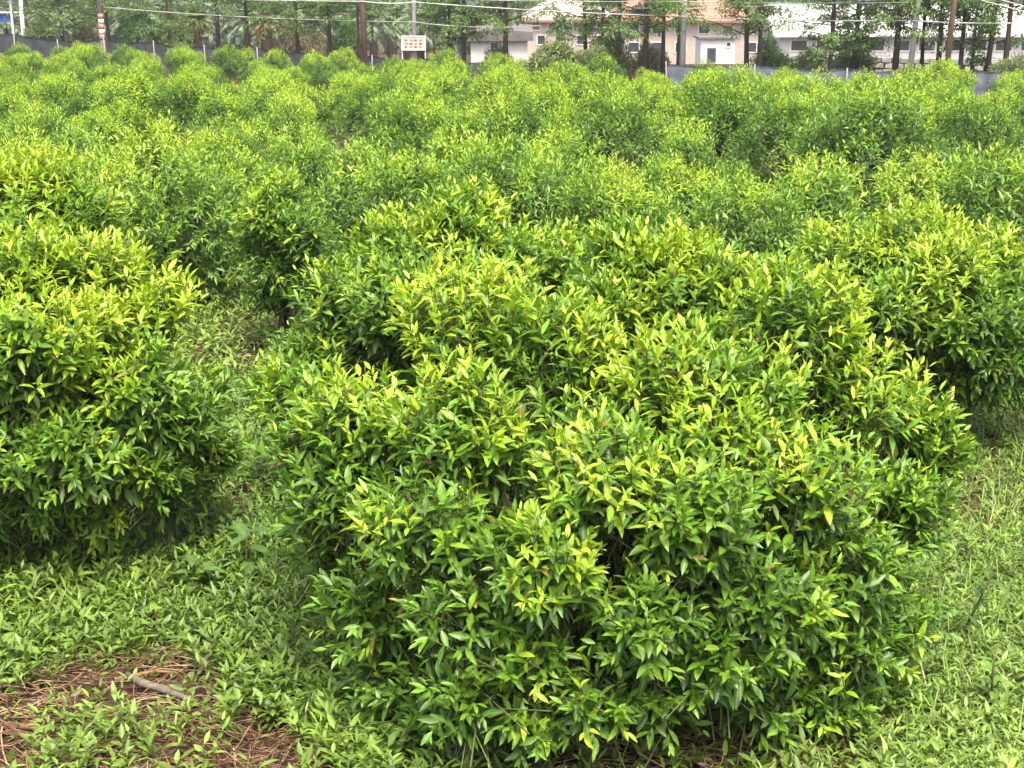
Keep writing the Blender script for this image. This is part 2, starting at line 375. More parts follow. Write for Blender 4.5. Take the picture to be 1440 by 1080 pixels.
M_GREEN = []
def outer_box(lobes):
    a = np.array(lobes); return a
allD = []
for i, (lab, lobes, base, n, per, lL, fl, kd) in enumerate(near):
    r = np.random.default_rng(100 + i)
    D, sh = make_leaves(lobes, n, r, per, lL, fl)
    ok = D['O'][:, 2] + D['X'][:, 2] * D['L'] > gz(D['O'][:, 0], D['O'][:, 1]) + .03
    allD.append((sub(D, ok), sh))
# which leaves show largest to someone standing where the photograph was taken
cen = [d['O'] + d['X'] * (d['L'] * .5)[:, None] for d, _ in allD]
allc = np.concatenate(cen); own = np.concatenate([np.full(len(c), i) for i, c in enumerate(cen)])
px, py, dep = proj(allc)
cell = 14; ci = (np.floor(px / cell).astype(int) + 60) + 400 * (np.floor(py / cell).astype(int) + 60)
mn = np.full(ci.max() + 1, 1e9); np.minimum.at(mn, ci, dep)
vis = (dep < mn[ci] + .05) & (px > 5) & (px < 1435) & (py > 5) & (py < 1075)
vd = nrm(allc - np.array([0, 0, H]))
Zs = np.concatenate([d['Z'] for d, _ in allD]); LW = np.concatenate([d['L'] * d['W'] for d, _ in allD])
area = LW * np.abs((Zs * vd).sum(1)) / dep ** 2 * vis
# shared leaf meshes: 3 curls x 12 ages
leaf_tpl = {}
def leaf_mesh(ci_, ai):
    if (ci_, ai) not in leaf_tpl:
        one = dict(O=np.zeros((1, 3)), X=np.array([[1., 0, 0]]), Y=np.array([[0, 1., 0]]), Z=np.array([[0, 0, 1.]]), L=np.ones(1), W=np.array([.18]),
                   curl=np.array([.06 + .09 * ci_]), col=PAL[ai][None])
        leaf_tpl[(ci_, ai)] = mesh_np('leaf', *leaves_geo(one, 'hi'), M_LEAF)
    return leaf_tpl[(ci_, ai)]
PAL = leaf_color(np.linspace(.1, 1, 14), np.random.default_rng(5)); PAL = np.array(PAL)
for i, (lab, lobes, base, n, per, lL, fl, kd) in enumerate(near):
    D, sh = allD[i]; r = np.random.default_rng(200 + i)
    base = np.array(base); base[2] = float(gz(base[0], base[1]))
    root = empty('citrus_bush', base, lab, 'bush', 'citrus bushes of the orchard')
    a = area[own == i]; top = np.argsort(-a)[:300]; top = top[a[top] > 0]
    keep = np.ones(len(a), bool); keep[top] = False
    T = sub(D, keep); T['O'] = T['O'] - base
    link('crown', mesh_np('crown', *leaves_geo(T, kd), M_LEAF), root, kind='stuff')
    link('twigs', twig_mesh('twigs', (sh[0] - base, sh[1] - base), r), root, kind='stuff')
    lb = [(q[0] - base[0], q[1] - base[1], q[2] - base[2], q[3]) for q in lobes]
    link('stem', branch_mesh('stem', lb, r, (0, 0, 0), 3 if i else 4), root)
    for q in top:
        X, Y, Z = D['X'][q], D['Y'][q], D['Z'][q]; L = D['L'][q]; W = D['W'][q] / .18; O = D['O'][q] - base
        ai = int(np.argmin(((PAL - D['col'][q]) ** 2).sum(1))); cj = int(np.clip(round((D['curl'][q] - .06) / .09), 0, 2))
        o = link('leaf', leaf_mesh(cj, ai), root)
        o.matrix_local = Matrix([[X[j] * L, Y[j] * W, Z[j] * L, O[j]] for j in range(3)] + [[0, 0, 0, 1]])

# ------------------------------------------------------------------ the rest of the orchard
def bush_variant(seed, Rr, h, n, per, lL, fl, kd, slen=.24):
    r = np.random.default_rng(seed); lb = auto_lobes(Rr, h, r)
    D, sh = make_leaves(lb, n, r, per, lL, fl, slen); D['W'] *= .95
    cm = mesh_np('crown', *leaves_geo(D, kd), M_LEAF if kd != 'far' else M_FAR)
    return cm, branch_mesh('stem', lb, r, (0, 0, 0), 3, 5)
looks = [('citrus bush with bright yellow-green new growth over its top, in the orchard rows', .85, 'citrus bushes in bright yellow flush'),
         ('citrus bush with light green shoot tips, in the orchard rows', .55, 'citrus bushes with light green tips'),
         ('plain mid-green citrus bush with hardly any new growth, in the orchard rows', .28, 'plain green citrus bushes')]
VM = {}; VF = {}
for li in range(3):
    VM[li] = [bush_variant(300 + li * 10 + k, 0.97, 1.5, 1200, 10, .074, looks[li][1], 'low') for k in range(2)]
    VF[li] = [bush_variant(400 + li * 10 + k, 1.0, 1.42, 1050, 8, .084, looks[li][1], 'far', .26) for k in range(2)]
def add_bush(x, y, hgt, li, rr, label=None, group=None, far=None):
    far = y > 20 if far is None else far
    cm, sm = (VF if far else VM)[li][rr.integers(0, 2)]
    z = float(gz(x, y)); s = hgt / 1.5
    root = empty('citrus_bush', (x, y, z - .01), label or looks[li][0], 'bush', group or looks[li][2], rr.uniform(0, 6.28), s)
    root.scale = (s * rr.uniform(.80, 1.08), s * rr.uniform(.80, 1.08), s)
    link('crown', cm, root, kind='stuff'); link('stem', sm, root)
rb = np.random.default_rng(11)
placed = [(np.array(b)[0], np.array(b)[1], 1.0) for (_, _, b, *_r) in near]
# bushes that can be told apart in the middle distance: pixel of top, distance
mids = [(215, 172, 11.4, 0, 'yellow-topped citrus bush across the gap from the narrow upright one by the stake'), (300, 190, 12.6, 0, 'yellow-topped citrus bush filling the end of the gap with the stake'),
        (500, 205, 11.6, 1, 'light-tipped citrus bush right next to the narrow upright one'), (590, 215, 11.0, 2, 'plain green citrus bush behind the one with pale upright shoots'),
        (725, 195, 10.6, 2, 'dark green dome-shaped citrus bush between the pale-shooted and long-shooted ones, a row behind'), (1150, 218, 10.4, 1, 'rounded light-tipped citrus bush in the row behind the broad pale one'),
        (1060, 250, 9.6, 2, 'low plain green citrus bush tucked between the long-shooted and the broad pale ones'), (1425, 212, 9.7, 2, 'deep green citrus bush overlapping the back of the broad pale one'),
        (860, 235, 9.8, 1, 'light-tipped citrus bush one row behind the one with long upright shoots'), (950, 225, 10.6, 1, 'light-tipped citrus bush two rows behind the one with long upright shoots'),
        (110, 215, 10.4, 0, 'yellow-flushed citrus bush two rows behind the tall yellow-topped one'), (10, 190, 11.2, 1, 'light-tipped citrus bush three rows behind the tall yellow-topped one'),
        (1290, 220, 11.0, 0, 'yellow-topped citrus bush two rows behind the broad pale one'), (1370, 245, 11.2, 1, 'light-tipped low citrus bush between the deep green and yellow-topped ones'),
        (660, 185, 12.4, 1, 'light-tipped citrus bush just behind the dark green dome-shaped one'), (820, 180, 12.4, 0, 'yellow-topped citrus bush beyond the dark green dome-shaped one'),
        (420, 190, 13.0, 2, 'plain green citrus bush a row behind the narrow upright one')]
for px_, py_, D_, li, lab_ in mids:
    q = P(px_, py_, D_); hh = q[2] - float(gz(q[0], q[1])) + .03
    add_bush(q[0], q[1], hh, li, rb, lab_, 'citrus bushes of the orchard', far=False); placed.append((q[0], q[1], 1.0))
def fence_y(x):   # the netting fence runs obliquely across the end of the field
    a = P(0, 50, 66); b = P(1440, 95, 44); return a[1] + (x - a[0]) / (b[0] - a[0]) * (b[1] - a[1])
row = 12.6; kk = 0
while row < 66:
    halfw = row * .365 + .7; off = rb.uniform(0, 2)
    for x in np.arange(-halfw, halfw, 2.25):
        xx = x + off - 1 + rb.normal(0, .22); yy = row + rb.normal(0, .28)
        if yy > fence_y(xx) - 1.6 or rb.random() < .03: continue
        if min((xx - a) ** 2 + (yy - b) ** 2 for a, b, _ in placed) < 1.5 ** 2: continue
        v = wob(xx * .35, yy * .35) + rb.normal(0, .5); li = 0 if v > .15 else (1 if v > -.5 else 2)
        hh = np.interp(yy, [12, 20, 40], [1.50, 1.45, 1.38]) * rb.uniform(.78, 1.14)
        fy = fence_y(xx) - yy; pxx = 720 + F * xx / yy
        nm = ('bright yellow-flushed', 'light-tipped', 'plain green')[li]
        if fy < 4.2: zl = 'in the last row before the black net fence' if pxx < 720 else ('in the last row before the grey-blue net fence' if pxx > 940 else 'in the last row before the broad olive shrub')
        elif fy < 14: zl = 'in the far rows, short of the last row along the fence'
        elif yy > 21: zl = 'in the middle rows of the orchard'
        else: zl = 'in the nearer rows behind the big foreground bushes'
        add_bush(xx, yy, hh, li, rb, nm + ' citrus bush ' + zl, nm + ' bushes ' + zl); placed.append((xx, yy, 1)); kk += 1
    row += 2.55
print('field bushes', kk)

# ------------------------------------------------------------------ ground cover, dead stems
def in_poly(px, py, poly):
    ins = np.zeros(len(px), bool); n = len(poly)
    for i in range(n):
        x1, y1 = poly[i]; x2, y2 = poly[(i + 1) % n]
        c = ((y1 > py) != (y2 > py)); xx = (x2 - x1) * (py - y1) / (y2 - y1 + 1e-9) + x1
        ins ^= c & (px < xx)
    return ins
BARE = [(-200, 985), (60, 960), (150, 930), (260, 940), (330, 1000), (400, 1050), (470, 1100), (470, 1300), (-300, 1300)]
def bareness(x, y):
    p = np.stack([x, y, np.zeros_like(x)], 1); a, b, _ = proj(p)
    a = a + 45 * wob(x, y, 2.3); b = b + 25 * wob(y, x, 2.9)
    m = in_poly(a, b, BARE) * np.clip(.86 + .18 * wob(x, y, 5.), .5, .97)
    m = np.maximum(m, .85 * (((a - 215) / 90) ** 2 + ((b - 955) / 28) ** 2 < 1))
    m = np.maximum(m, .72 * (((a - 960) / 260) ** 2 + ((b - 1075) / 75) ** 2 < 1))
    m = np.maximum(m, .6 * (((a - 1310) / 110) ** 2 + ((b - 720) / 28) ** 2 < 1))
    return m
def weed_leaves(n, ylo, yhi, xm, lL, r, per=7):
    y = np.sqrt(r.uniform(ylo ** 2, yhi ** 2, n)); x = r.uniform(-1, 1, n) * (y * .39 + xm)
    k = r.random(n) > bareness(x, y); x = x[k]; y = y[k]; n = len(x)
    patch = wob(x, y, .9); right = np.clip((x - .9) / .8, 0, 1) * np.clip((8.5 - y), 0, 1)
    hgt = np.clip(.12 + .065 * patch + r.normal(0, .04, n), .03, .32) * (1 - .35 * right)
    g = gz(x, y); t = np.tile(np.linspace(.35, 1, per), (n, 1))
    lean = r.normal(0, .35, (n, 2))
    O = np.stack([x[:, None] + lean[:, :1] * hgt[:, None] * t, y[:, None] + lean[:, 1:] * hgt[:, None] * t, g[:, None] + hgt[:, None] * t], -1)
    ang = r.uniform(0, 6.28, (n, 1)) + np.arange(per) * 2.4 + r.normal(0, .4, (n, per))
    e = np.interp(t, [.3, 1], [-.05, .75]) + r.normal(0, .3, (n, per))
    X = nrm(np.stack([np.cos(ang) * np.cos(e), np.sin(ang) * np.cos(e), np.sin(e)], -1))
    ref = nrm(np.array([0, 0, 1.]) + r.normal(0, .3, (n, per, 3)) + np.stack([np.cos(ang), np.sin(ang), ang * 0], -1) * -.3)
    Y = nrm(np.cross(ref, X)); Z = np.cross(X, Y)
    sp = r.uniform(.7, 1.35, (n, 1)) * (1 - .28 * right[:, None])
    L = lL * sp * r.uniform(.7, 1.2, (n, per)); W = L * .5 * (r.uniform(.18, .38, (n, 1)))
    f = wob(x + 5, y, 1.4)
    a = np.clip(.5 + .22 * f + .18 * patch, 0, 1)[:, None]
    c = np.array([.062, .135, .018]) * (1 - a) + np.array([.185, .285, .036]) * a
    gap = np.clip(1 - np.abs(x + .42 + .17 * y) / .9, 0, 1) * (y > 6.5)
    pale = np.clip(gap * .8 + right * np.clip(.42 + .5 * wob(x + 3, y * 1.6, .8), 0, .8) + .25 * (wob(x, y + 9, 1.1) > .6) * 1.0, 0, 1)[:, None]; c = c * (1 - pale) + np.array([.185, .285, .05]) * pale
    col = np.repeat((c * r.uniform(.7, 1.3, (n, 1)))[:, None], per, 1) * r.uniform(.7, 1.3, (n, per, 1)); fl3 = lambda v: v.reshape(-1, 3)
    return dict(O=fl3(O), X=fl3(X), Y=fl3(Y), Z=fl3(Z), L=L.ravel(), W=W.ravel(), curl=r.uniform(0, .25, n * per), col=fl3(col))
r = np.random.default_rng(21)
W1 = weed_leaves(6300, 3.6, 4.95, .3, .052, r, 8)
W1b = cat([weed_leaves(8000, 4.95, 6.3, .3, .053, r, 8), weed_leaves(8600, 6.3, 8.6, .4, .055, r)])
W2 = weed_leaves(10000, 8.6, 14, .8, .07, r)
W3 = weed_leaves(5500, 14, 42, 1.5, .15, r, 6)
def grass(n, r):
    y = np.sqrt(r.uniform(3.6 ** 2, 8.5 ** 2, n)); x = r.uniform(-1, 1, n) * (y * .39 + .4); k = (wob(x + 2, y, 1.2) + 1.2 * (x > .9) + r.normal(0, .4, n) > .55) & (r.random(n) > bareness(x, y)); x = x[k]; y = y[k]; n = len(x)
    a = r.uniform(0, 6.28, n); e = r.uniform(.5, 1.4, n); X = np.stack([np.cos(a) * np.cos(e), np.sin(a) * np.cos(e), np.sin(e)], -1); Y = nrm(np.cross(np.array([0, 0, 1.]), X)); Z = np.cross(X, Y); L = r.uniform(.08, .24, n)
    c = np.where(r.random((n, 1)) < .12, np.array([.34, .28, .12]), np.array([.14, .25, .03])) * r.uniform(.6, 1.3, (n, 1))
    return dict(O=np.stack([x, y, gz(x, y)], 1), X=X, Y=Y, Z=Z, L=L, W=L * .010 + .0008, curl=r.uniform(.1, .8, n), col=c)
parts_ = [leaves_geo(grass(20000, r), 'mid'), leaves_geo(W1, 'mid'), leaves_geo(W1b, 'low'), leaves_geo(cat([W2, W3]), 'far')]
V1 = np.concatenate([p_[0] for p_ in parts_]); c1 = np.concatenate([p_[2] for p_ in parts_]); o_ = np.cumsum([0] + [len(p_[0]) for p_ in parts_]); T1 = np.concatenate([p_[1] + o_[i_] for i_, p_ in enumerate(parts_)])
tag(link('ground_cover', mesh_np('ground_cover', V1, T1, c1, M_WEED), kind='stuff'),
    'low leafy green weeds covering the ground between the citrus bushes', 'weeds')

def dead_stems():
    r = np.random.default_rng(31); n = 3200; V = []; T = []
    y = r.uniform(3.6, 5.6, n * 3); x = r.uniform(-2.4, 1.6, n * 3)
    b = bareness(x, y); k = (r.random(n * 3) < b * .98); x = x[k][:n]; y = y[k][:n]; n = len(x)
    a = r.normal(.1, .65, n); ln = r.uniform(.06, .36, n); bend = r.normal(0, .12, n); z = gz(x, y) + r.uniform(.005, .085, n); tilt = r.normal(0, .12, n)
    k = 5; rad = r.uniform(.001, .0029, n)
    pts = []
    for i in range(k):
        t = (i / (k - 1) - .5); off = bend * (1 - 4 * t * t) * .8
        pts.append(np.stack([x + np.cos(a) * t * ln - np.sin(a) * off * ln * 2, y + np.sin(a) * t * ln + np.cos(a) * off * ln * 2, z + tilt * t * ln + .02 * np.sin(t * 5 + x * 9)], -1))
    u = np.stack([-np.sin(a), np.cos(a), a * 0], -1); v = np.array([0, 0, 1.])
    for i in range(k):
        for j in range(3):
            th = j * 2.094 + .5; V.append(pts[i] + rad[:, None] * (u * math.cos(th) + v * math.sin(th)))
    V = np.stack(V, 1)
    tf = []
    for i in range(k - 1):
        for j in range(3):
            q = (j + 1) % 3; tf += [(i*3+j, i*3+q, i*3+3+q), (i*3+j, i*3+3+q, i*3+3+j)]
    T = (np.arange(n)[:, None, None] * (k * 3) + np.array(tf)[None]).reshape(-1, 3)
    pal = np.array([[.20, .11, .06], [.13, .07, .042], [.36, .25, .15], [.085, .05, .032], [.25, .15, .085]])[r.integers(0, 5, n)] * r.uniform(.7, 1.25, (n, 1))
    cc = np.ones((n, k * 3, 4)); cc[:, :, :3] = pal[:, None]
    o = link('dead_stems', mesh_np('dead_stems', V.reshape(-1, 3), T, cc.reshape(-1, 4), leaf_mat('dry_stem', 0, .85, .2, 0, .3, 30), True), kind='stuff')
    tag(o, 'reddish brown dead stems and dry stalks littering the bare patch', 'litter')
dead_stems()
def dead_leaves():
    r = np.random.default_rng(32); n = 5000; y = r.uniform(3.6, 6.5, n); x = r.uniform(-2.4, 2., n); k = r.random(n) < .03 + .4 * bareness(x, y); x = x[k]; y = y[k]; n = len(x)
    a = r.uniform(0, 6.28, n); e = r.normal(0, .3, n); X = np.stack([np.cos(a) * np.cos(e), np.sin(a) * np.cos(e), np.sin(e)], -1); Y = nrm(np.cross(nrm(np.array([0, 0, 1.]) + r.normal(0, .4, (n, 3))), X)); Z = np.cross(X, Y); L = r.uniform(.025, .065, n)
    c = np.array([[.22, .12, .06], [.12, .07, .04], [.27, .19, .11], [.20, .14, .06]])[r.integers(0, 4, n)] * r.uniform(.6, 1.2, (n, 1))
    tag(link('dead_leaves', mesh_np('dead_leaves', *leaves_geo(dict(O=np.stack([x, y, gz(x, y) + r.uniform(.01, .09, n)], 1), X=X, Y=Y, Z=Z, L=L, W=L * r.uniform(.14, .24, n), curl=r.uniform(-.3, .5, n), col=c), 'mid'), M_WEED), kind='stuff'), 'curled brown fallen leaves scattered over the bare patches', 'litter')
dead_leaves()
def on_ground(px, py, up=.0):
    d = P(px, py, 10.) - np.array([0, 0, H])
    t = (H - up) / -d[2] ; q = np.array([0, 0, H]) + d * t; q[2] = float(gz(q[0], q[1])) + up; return q
def stick(name, pix, rad, mat, label, up=.03):
    pts = [on_ground(a, b, up) for a, b in pix]; c = np.mean(pts, axis=0)
    MB_ = MB().tube([p - c for p in pts], rad, 7); o = MB_.build(name, mat, None, True); o.location = c; tag(o, label, 'stick')
    return o
stick('fallen_stick', [(178, 938), (200, 952), (232, 962), (270, 978)], [.010, .017, .015, .006], M_STICK, 'grey weathered stick lying at the edge of the bare twiggy patch', .09)
stick('fallen_stick', [(160, 945), (185, 940), (220, 935), (250, 939)], [.005, .007, .006, .003], M_DEAD, 'thin brown stick crossing the tip of the grey weathered stick', .06)
stick('fallen_stick', [(0, 1012), (30, 1016), (52, 1022)], [.006, .007, .004], M_DEAD, 'short brown stalk lying on the far margin of the bare patch', .05)
# leaning dark stake with a drooping wire
M_DARK = plain('dark_plastic', (.02, .02, .02), (.035, .033, .03), 20, .5)
b = P(288, 418, 11.3); b[2] = float(gz(b[0], b[1])); t = P(297, 386, 11.3)
st = empty('stake', b, 'thin dark stake leaning in the weedy gap between bushes', 'stake')
MB().tube([(0, 0, -.1), t - b], [.016, .014], 7).build('post', M_DARK, st, True)
e = P(345, 432, 10.9) - b; e[2] = max(e[2], .02)
MB().tube([(t - b) * .96, (t - b) * .5 + e * .5 - np.array([0, 0, .04]), e], .006, 5).build('wire', M_DARK, st, True)

# weeds that stand out singly
def weed(px, py, hgt, n, lL, wid, seed, label, col, lo=.2):
    r = np.random.default_rng(seed); b = on_ground(px, py); root = empty('weed_plant', b, label, 'weed')
    tip = np.array([r.normal(0, .04), r.normal(0, .04), hgt]); MB().tube([(0, 0, -.03), tip * .5 + r.normal(0, .01, 3), tip], [.006, .005, .003], 5).build('stem', M_TWIG, root, True)
    leaf_one = dict(O=np.zeros((1, 3)), X=np.array([[1., 0, 0]]), Y=np.array([[0, 1., 0]]), Z=np.array([[0, 0, 1.]]), L=np.ones(1), W=np.array([wid]), curl=np.array([.18]), col=np.array([col]))
    lm = mesh_np('leaf', *leaves_geo(leaf_one, 'hi'), M_WEED)
    for i in range(n):
        t = lo + (1 - lo) * (i + .5) / n; a = i * 2.4 + r.normal(0, .3); e = r.uniform(-.1, .5)
        X = np.array([math.cos(a) * math.cos(e), math.sin(a) * math.cos(e), math.sin(e)]); Y = nrm(np.cross([0, 0, 1.], X)); Z = np.cross(X, Y); l = lL * r.uniform(.7, 1.2)
        o = link('leaf', lm, root); o.matrix_local = Matrix([[X[j]*l, Y[j]*l, Z[j]*l, tip[j]*t] for j in range(3)] + [[0, 0, 0, 1]])
weed(345, 815, .24, 9, .15, .2, 1, 'broad-leaved weed standing taller than the weeds around it, beside the large bush', (.085, .17, .035))
weed(275, 840, .20, 8, .13, .2, 2, 'broad-leaved weed low among finer weeds above the bare patch', (.09, .18, .04))
weed(1345, 900, .34, 12, .085, .16, 3, 'tall thin weed with dark stem on the open weedy ground', (.06, .13, .025))
weed(25, 945, .14, 7, .12, .24, 4, 'pale broad-leaved weed at the margin of the bare patch', (.16, .26, .05))
weed(1395, 1000, .24, 10, .08, .16, 5, 'bushy upright weed in the bright grassy corner', (.12, .22, .03))
# ------------------------------------------------------------------ beyond the field
def fence_D(px):
    D = 55.
    for _ in range(20): D = fence_y(P(px, 60, D)[0])
    return D
M_NET = None
def net_mat(name, c, hole):
    m, t = mat_new(name); N = t.nodes.new; L = t.links.new
    out = N('ShaderNodeOutputMaterial'); b = N('ShaderNodeBsdfPrincipled'); b.inputs['Roughness'].default_value = .7
    tc = N('ShaderNodeTexCoord'); nz = N('ShaderNodeTexNoise'); nz.inputs['Scale'].default_value = 2.5; nz.inputs['Detail'].default_value = 6
    L(tc.outputs['Object'], nz.inputs['Vector'])
    cr = N('ShaderNodeValToRGB'); cr.color_ramp.elements[0].color = (*c, 1); cr.color_ramp.elements[1].color = (*[x * 2.2 for x in c], 1)
    cr.color_ramp.elements[0].position = .35; cr.color_ramp.elements[1].position = .7
    L(nz.outputs['Fac'], cr.inputs[0]); L(cr.outputs[0], b.inputs['Base Color'])
    tr = N('ShaderNodeBsdfTransparent'); ms = N('ShaderNodeMixShader'); ms.inputs[0].default_value = hole
    L(b.outputs[0], ms.inputs[1]); L(tr.outputs[0], ms.inputs[2]); L(ms.outputs[0], out.inputs[0]); return m
M_NETB = net_mat('black_shade_net', (.035, .037, .04), .12)
M_NETG = net_mat('grey_shade_net', (.10, .115, .14), .12)
M_POST = plain('weathered_post', (.30, .28, .25), (.20, .18, .16), 18, .8)
M_CONC = plain('pole_concrete', (.62, .60, .56), (.45, .43, .39), 6, .85, .2, (1, 1, .4))
M_WHITE = plain('white_paint', (.78, .77, .73), (.62, .61, .57), 3, .6)
M_RED = plain('red_paint', (.46, .24, .20), (.40, .19, .16), 8, .6)
M_TIMBER = plain('timber_pole', (.24, .16, .10), (.12, .08, .05), 10, .9, .4, (1, 1, .15))
M_CABLE = plain('grey_cable', (.62, .62, .58), (.48, .48, .45), 2, .6)
def fence(pxa, pxb, top_a, top_b, mat, label, step=2.6):
    r = np.random.default_rng(int(pxa) + 77)
    A = P(pxa, 60, fence_D(pxa)); B = P(pxb, 60, fence_D(pxb)); n = max(2, int(np.linalg.norm((B - A)[:2]) / step))
    A[2] = float(gz(A[0], A[1])); root = empty('netting_fence', A, label, 'fence')
    pts = []
    for i in range(n + 1):
        f = i / n; px_ = pxa + (pxb - pxa) * f; q = A + (B - A) * f; q[2] = float(gz(q[0], q[1])); D = q[1]
        tz = P(px_, top_a + (top_b - top_a) * f, D)[2] + r.normal(0, .04); pts.append((q, tz))
        MB().tube([(q[0]-A[0], q[1]-A[1]-.03, q[2]-A[2]-.2), (q[0]-A[0]+r.normal(0,.03), q[1]-A[1]-.03, tz - A[2] + r.uniform(.0, .09))], .028, 6).build('post', M_POST, root, True)
    for i in range(n):
        (a, ta), (b, tb) = pts[i], pts[i + 1]; mb = MB(); k = 6; prev = None
        for j in range(k + 1):
            f = j / k; q = a + (b - a) * f - A; sag = .10 * math.sin(math.pi * f) * r.uniform(.5, 1.3); bl = r.normal(0, .03)
            z0 = a[2] + (b[2] - a[2]) * f - A[2] - .03; z1 = ta + (tb - ta) * f - A[2] - sag
            cur = [(q[0], q[1] + bl * s, z0 + (z1 - z0) * s) for s in (0, .5, .93, 1)]; cur[3] = (cur[3][0], cur[3][1] - .03, cur[3][2])
            if prev:
                for s in range(3): mb.quad(prev[s], cur[s], cur[s+1], prev[s+1])
            prev = cur
        mb.build('net_panel', mat, root, True)
    return root
fence(-40, 700, 44, 86, M_NETB, 'low black shade-net fence with pale posts behind the orchard')
fence(940, 1480, 92, 97, M_NETG, 'low grey-blue shade-net fence in front of the pale stone wall')

# ---- poles
def pole(px, D, w, mat, label, top=7.5, lean=0., bands=False, name='utility_pole'):
    b = P(px, 80, D); b[2] = float(gz(b[0], b[1])); root = empty(name, b, label, 'pole')
    r0 = w / F * D / 2; L = np.array([lean, 0, 0])
    if bands:
        z = 0.
        for i, h in enumerate((1.15, .22, .22, .22, .22, .22)):
            m = M_WHITE if i % 2 == 0 else M_RED
            MB().tube([(0, 0, z - (.3 if i == 0 else 0)), (0, 0, z + h)], r0 * 1.02, 12).build('band', m, root, True); z += h
        MB().tube([(0, 0, z), (0, 0, top)], [r0, r0 * .8], 12).build('shaft', mat, root, True)
    else:
        MB().tube([(0, 0, -.3), L * top * .5 + np.array([0, 0, top * .5]), L * top + np.array([0, 0, top])], [r0 * 1.06, r0 * .95, r0 * .8], 12).build('shaft', mat, root, True)
    arm = MB().box(-.6, .6, -.05, .05, top - .75, top - .65); arm = arm.build('crossarm', M_POST, root); arm.location = L * top * .9
    return root
pD = {}
for px_, off, w_, mat_, lab, lean, bands in [
    (146, 1.5, 7.5, M_CONC, 'white roadside pole with red and white bands at its foot', 0, True),
    (583, 1.2, 6.5, M_CONC, 'slim pale concrete pole rising behind the small framed sign', .004, False),
    (512, -.5, 8.5, M_TIMBER, 'brown timber pole standing at the black net fence', .004, False),
    (960, 2.0, 8, M_CONC, 'pale concrete pole beside the small white hut', 0, False),
    (1279, 1.5, 8, M_CONC, 'pale leaning concrete pole in front of the stone wall', .045, False),
    (1331, -.6, 8, M_TIMBER, 'brown timber pole next to the leaning concrete one', .03, False)]:
    D_ = fence_D(px_) + off; pD[px_] = D_; pole(px_, D_, w_, mat_, lab, 7.5, lean, bands)
D_ = fence_D(36) + 6
pole(37, D_, 4, M_WHITE, 'thin white post by the blue-sheeted shed', 4.5, 0, False, 'white_post')

def cable(nodes, rad, label, sag=.12):
    rad *= .72
    pts = []
    for (a, b) in zip(nodes[:-1], nodes[1:]):
        A = P(*a); B = P(*b)
        for i in range(12):
            f = i / 12; q = A + (B - A) * f; q[2] -= sag * 4 * f * (1 - f); pts.append(q)
    pts.append(P(*nodes[-1])); c = pts[0].copy()
    o = MB().tube([p - c for p in pts], rad, 6).build('overhead_cable', M_CABLE, None, True); o.location = c; tag(o, label, 'cable', 'overhead cables')
d146, d583, d512, d960, d1279, d1331 = (pD[k] - .18 for k in (146, 583, 512, 960, 1279, 1331))
cable([(-30, -14, 66), (146, -8, d146), (512, 2, d512), (583, 3, d583), (960, 23, d960), (1283, 29, d1279), (1480, 31, 44.5)], .030, 'thick pale cable dipping past the small white hut from the banded pole', .06)
cable([(146, 10, d146), (583, 31, d583), (760, 36, 54)], .022, 'lower thin cable running from the banded pole to the framed sign')
cable([(583, -3, d583), (960, 2, d960), (1285, 3, d1279)], .020, 'thin upper cable between the sign pole and the leaning concrete pole', .05)
cable([(760, 5, 56), (960, 12, d960), (1285, -4, d1279)], .022, 'thin cable rising from the hut pole to the leaning concrete pole', .05)
cable([(1331, -14, d1331), (1480, 26, 43)], .020, 'cable slanting down from the brown timber pole, lower of a pair', .02)
cable([(1334, -22, d1331), (1480, 19, 42.5)], .020, 'cable slanting down from the brown timber pole, upper of a pair', .02)

# ---- small framed sign
sD = fence_D(581) + .9; a = P(566, 52, sD); b = P(597, 69, sD); c = (a + b) / 2; g = float(gz(c[0], c[1])); c[2] = g
sg = empty('framed_sign', c, 'small white-framed pinkish notice board on two thin posts at the fence', 'sign')
hw = (b[0] - a[0]) / 2; zt, zb = a[2] - g, b[2] - g
M_PINK = plain('faded_board', (.62, .40, .34), (.66, .58, .50), 9, .7)
MB().box(-hw, hw, -.01, .01, zb, zt).build('board', M_PINK, sg)
fr = MB(); fr.box(-hw-.04, hw+.04, -.025, -.012, zt, zt+.05); fr.box(-hw-.04, hw+.04, -.025, -.012, zb-.05, zb)
fr.box(-hw-.05, -hw, -.027, .02, zb-.05, zt+.05); fr.box(hw, hw+.05, -.027, .02, zb-.05, zt+.05); fr.build('frame', M_WHITE, sg)
for s in (-1, 1): MB().tube([(s*(hw+.025), .03, -.2), (s*(hw+.025), .03, zt)], .02, 6).build('post', M_WHITE, sg)
rs = np.random.default_rng(8)
for i in range(3):
    z = zt - .09 - i * .125
    for j in range(4):
        x = -hw + .08 + j * (2*hw-.1) / 4; MB().box(x, x + rs.uniform(.08, .15), -.016, -.0125, z - .07, z).build('mark', M_RED if (i + j) % 2 else M_TIMBER, sg)

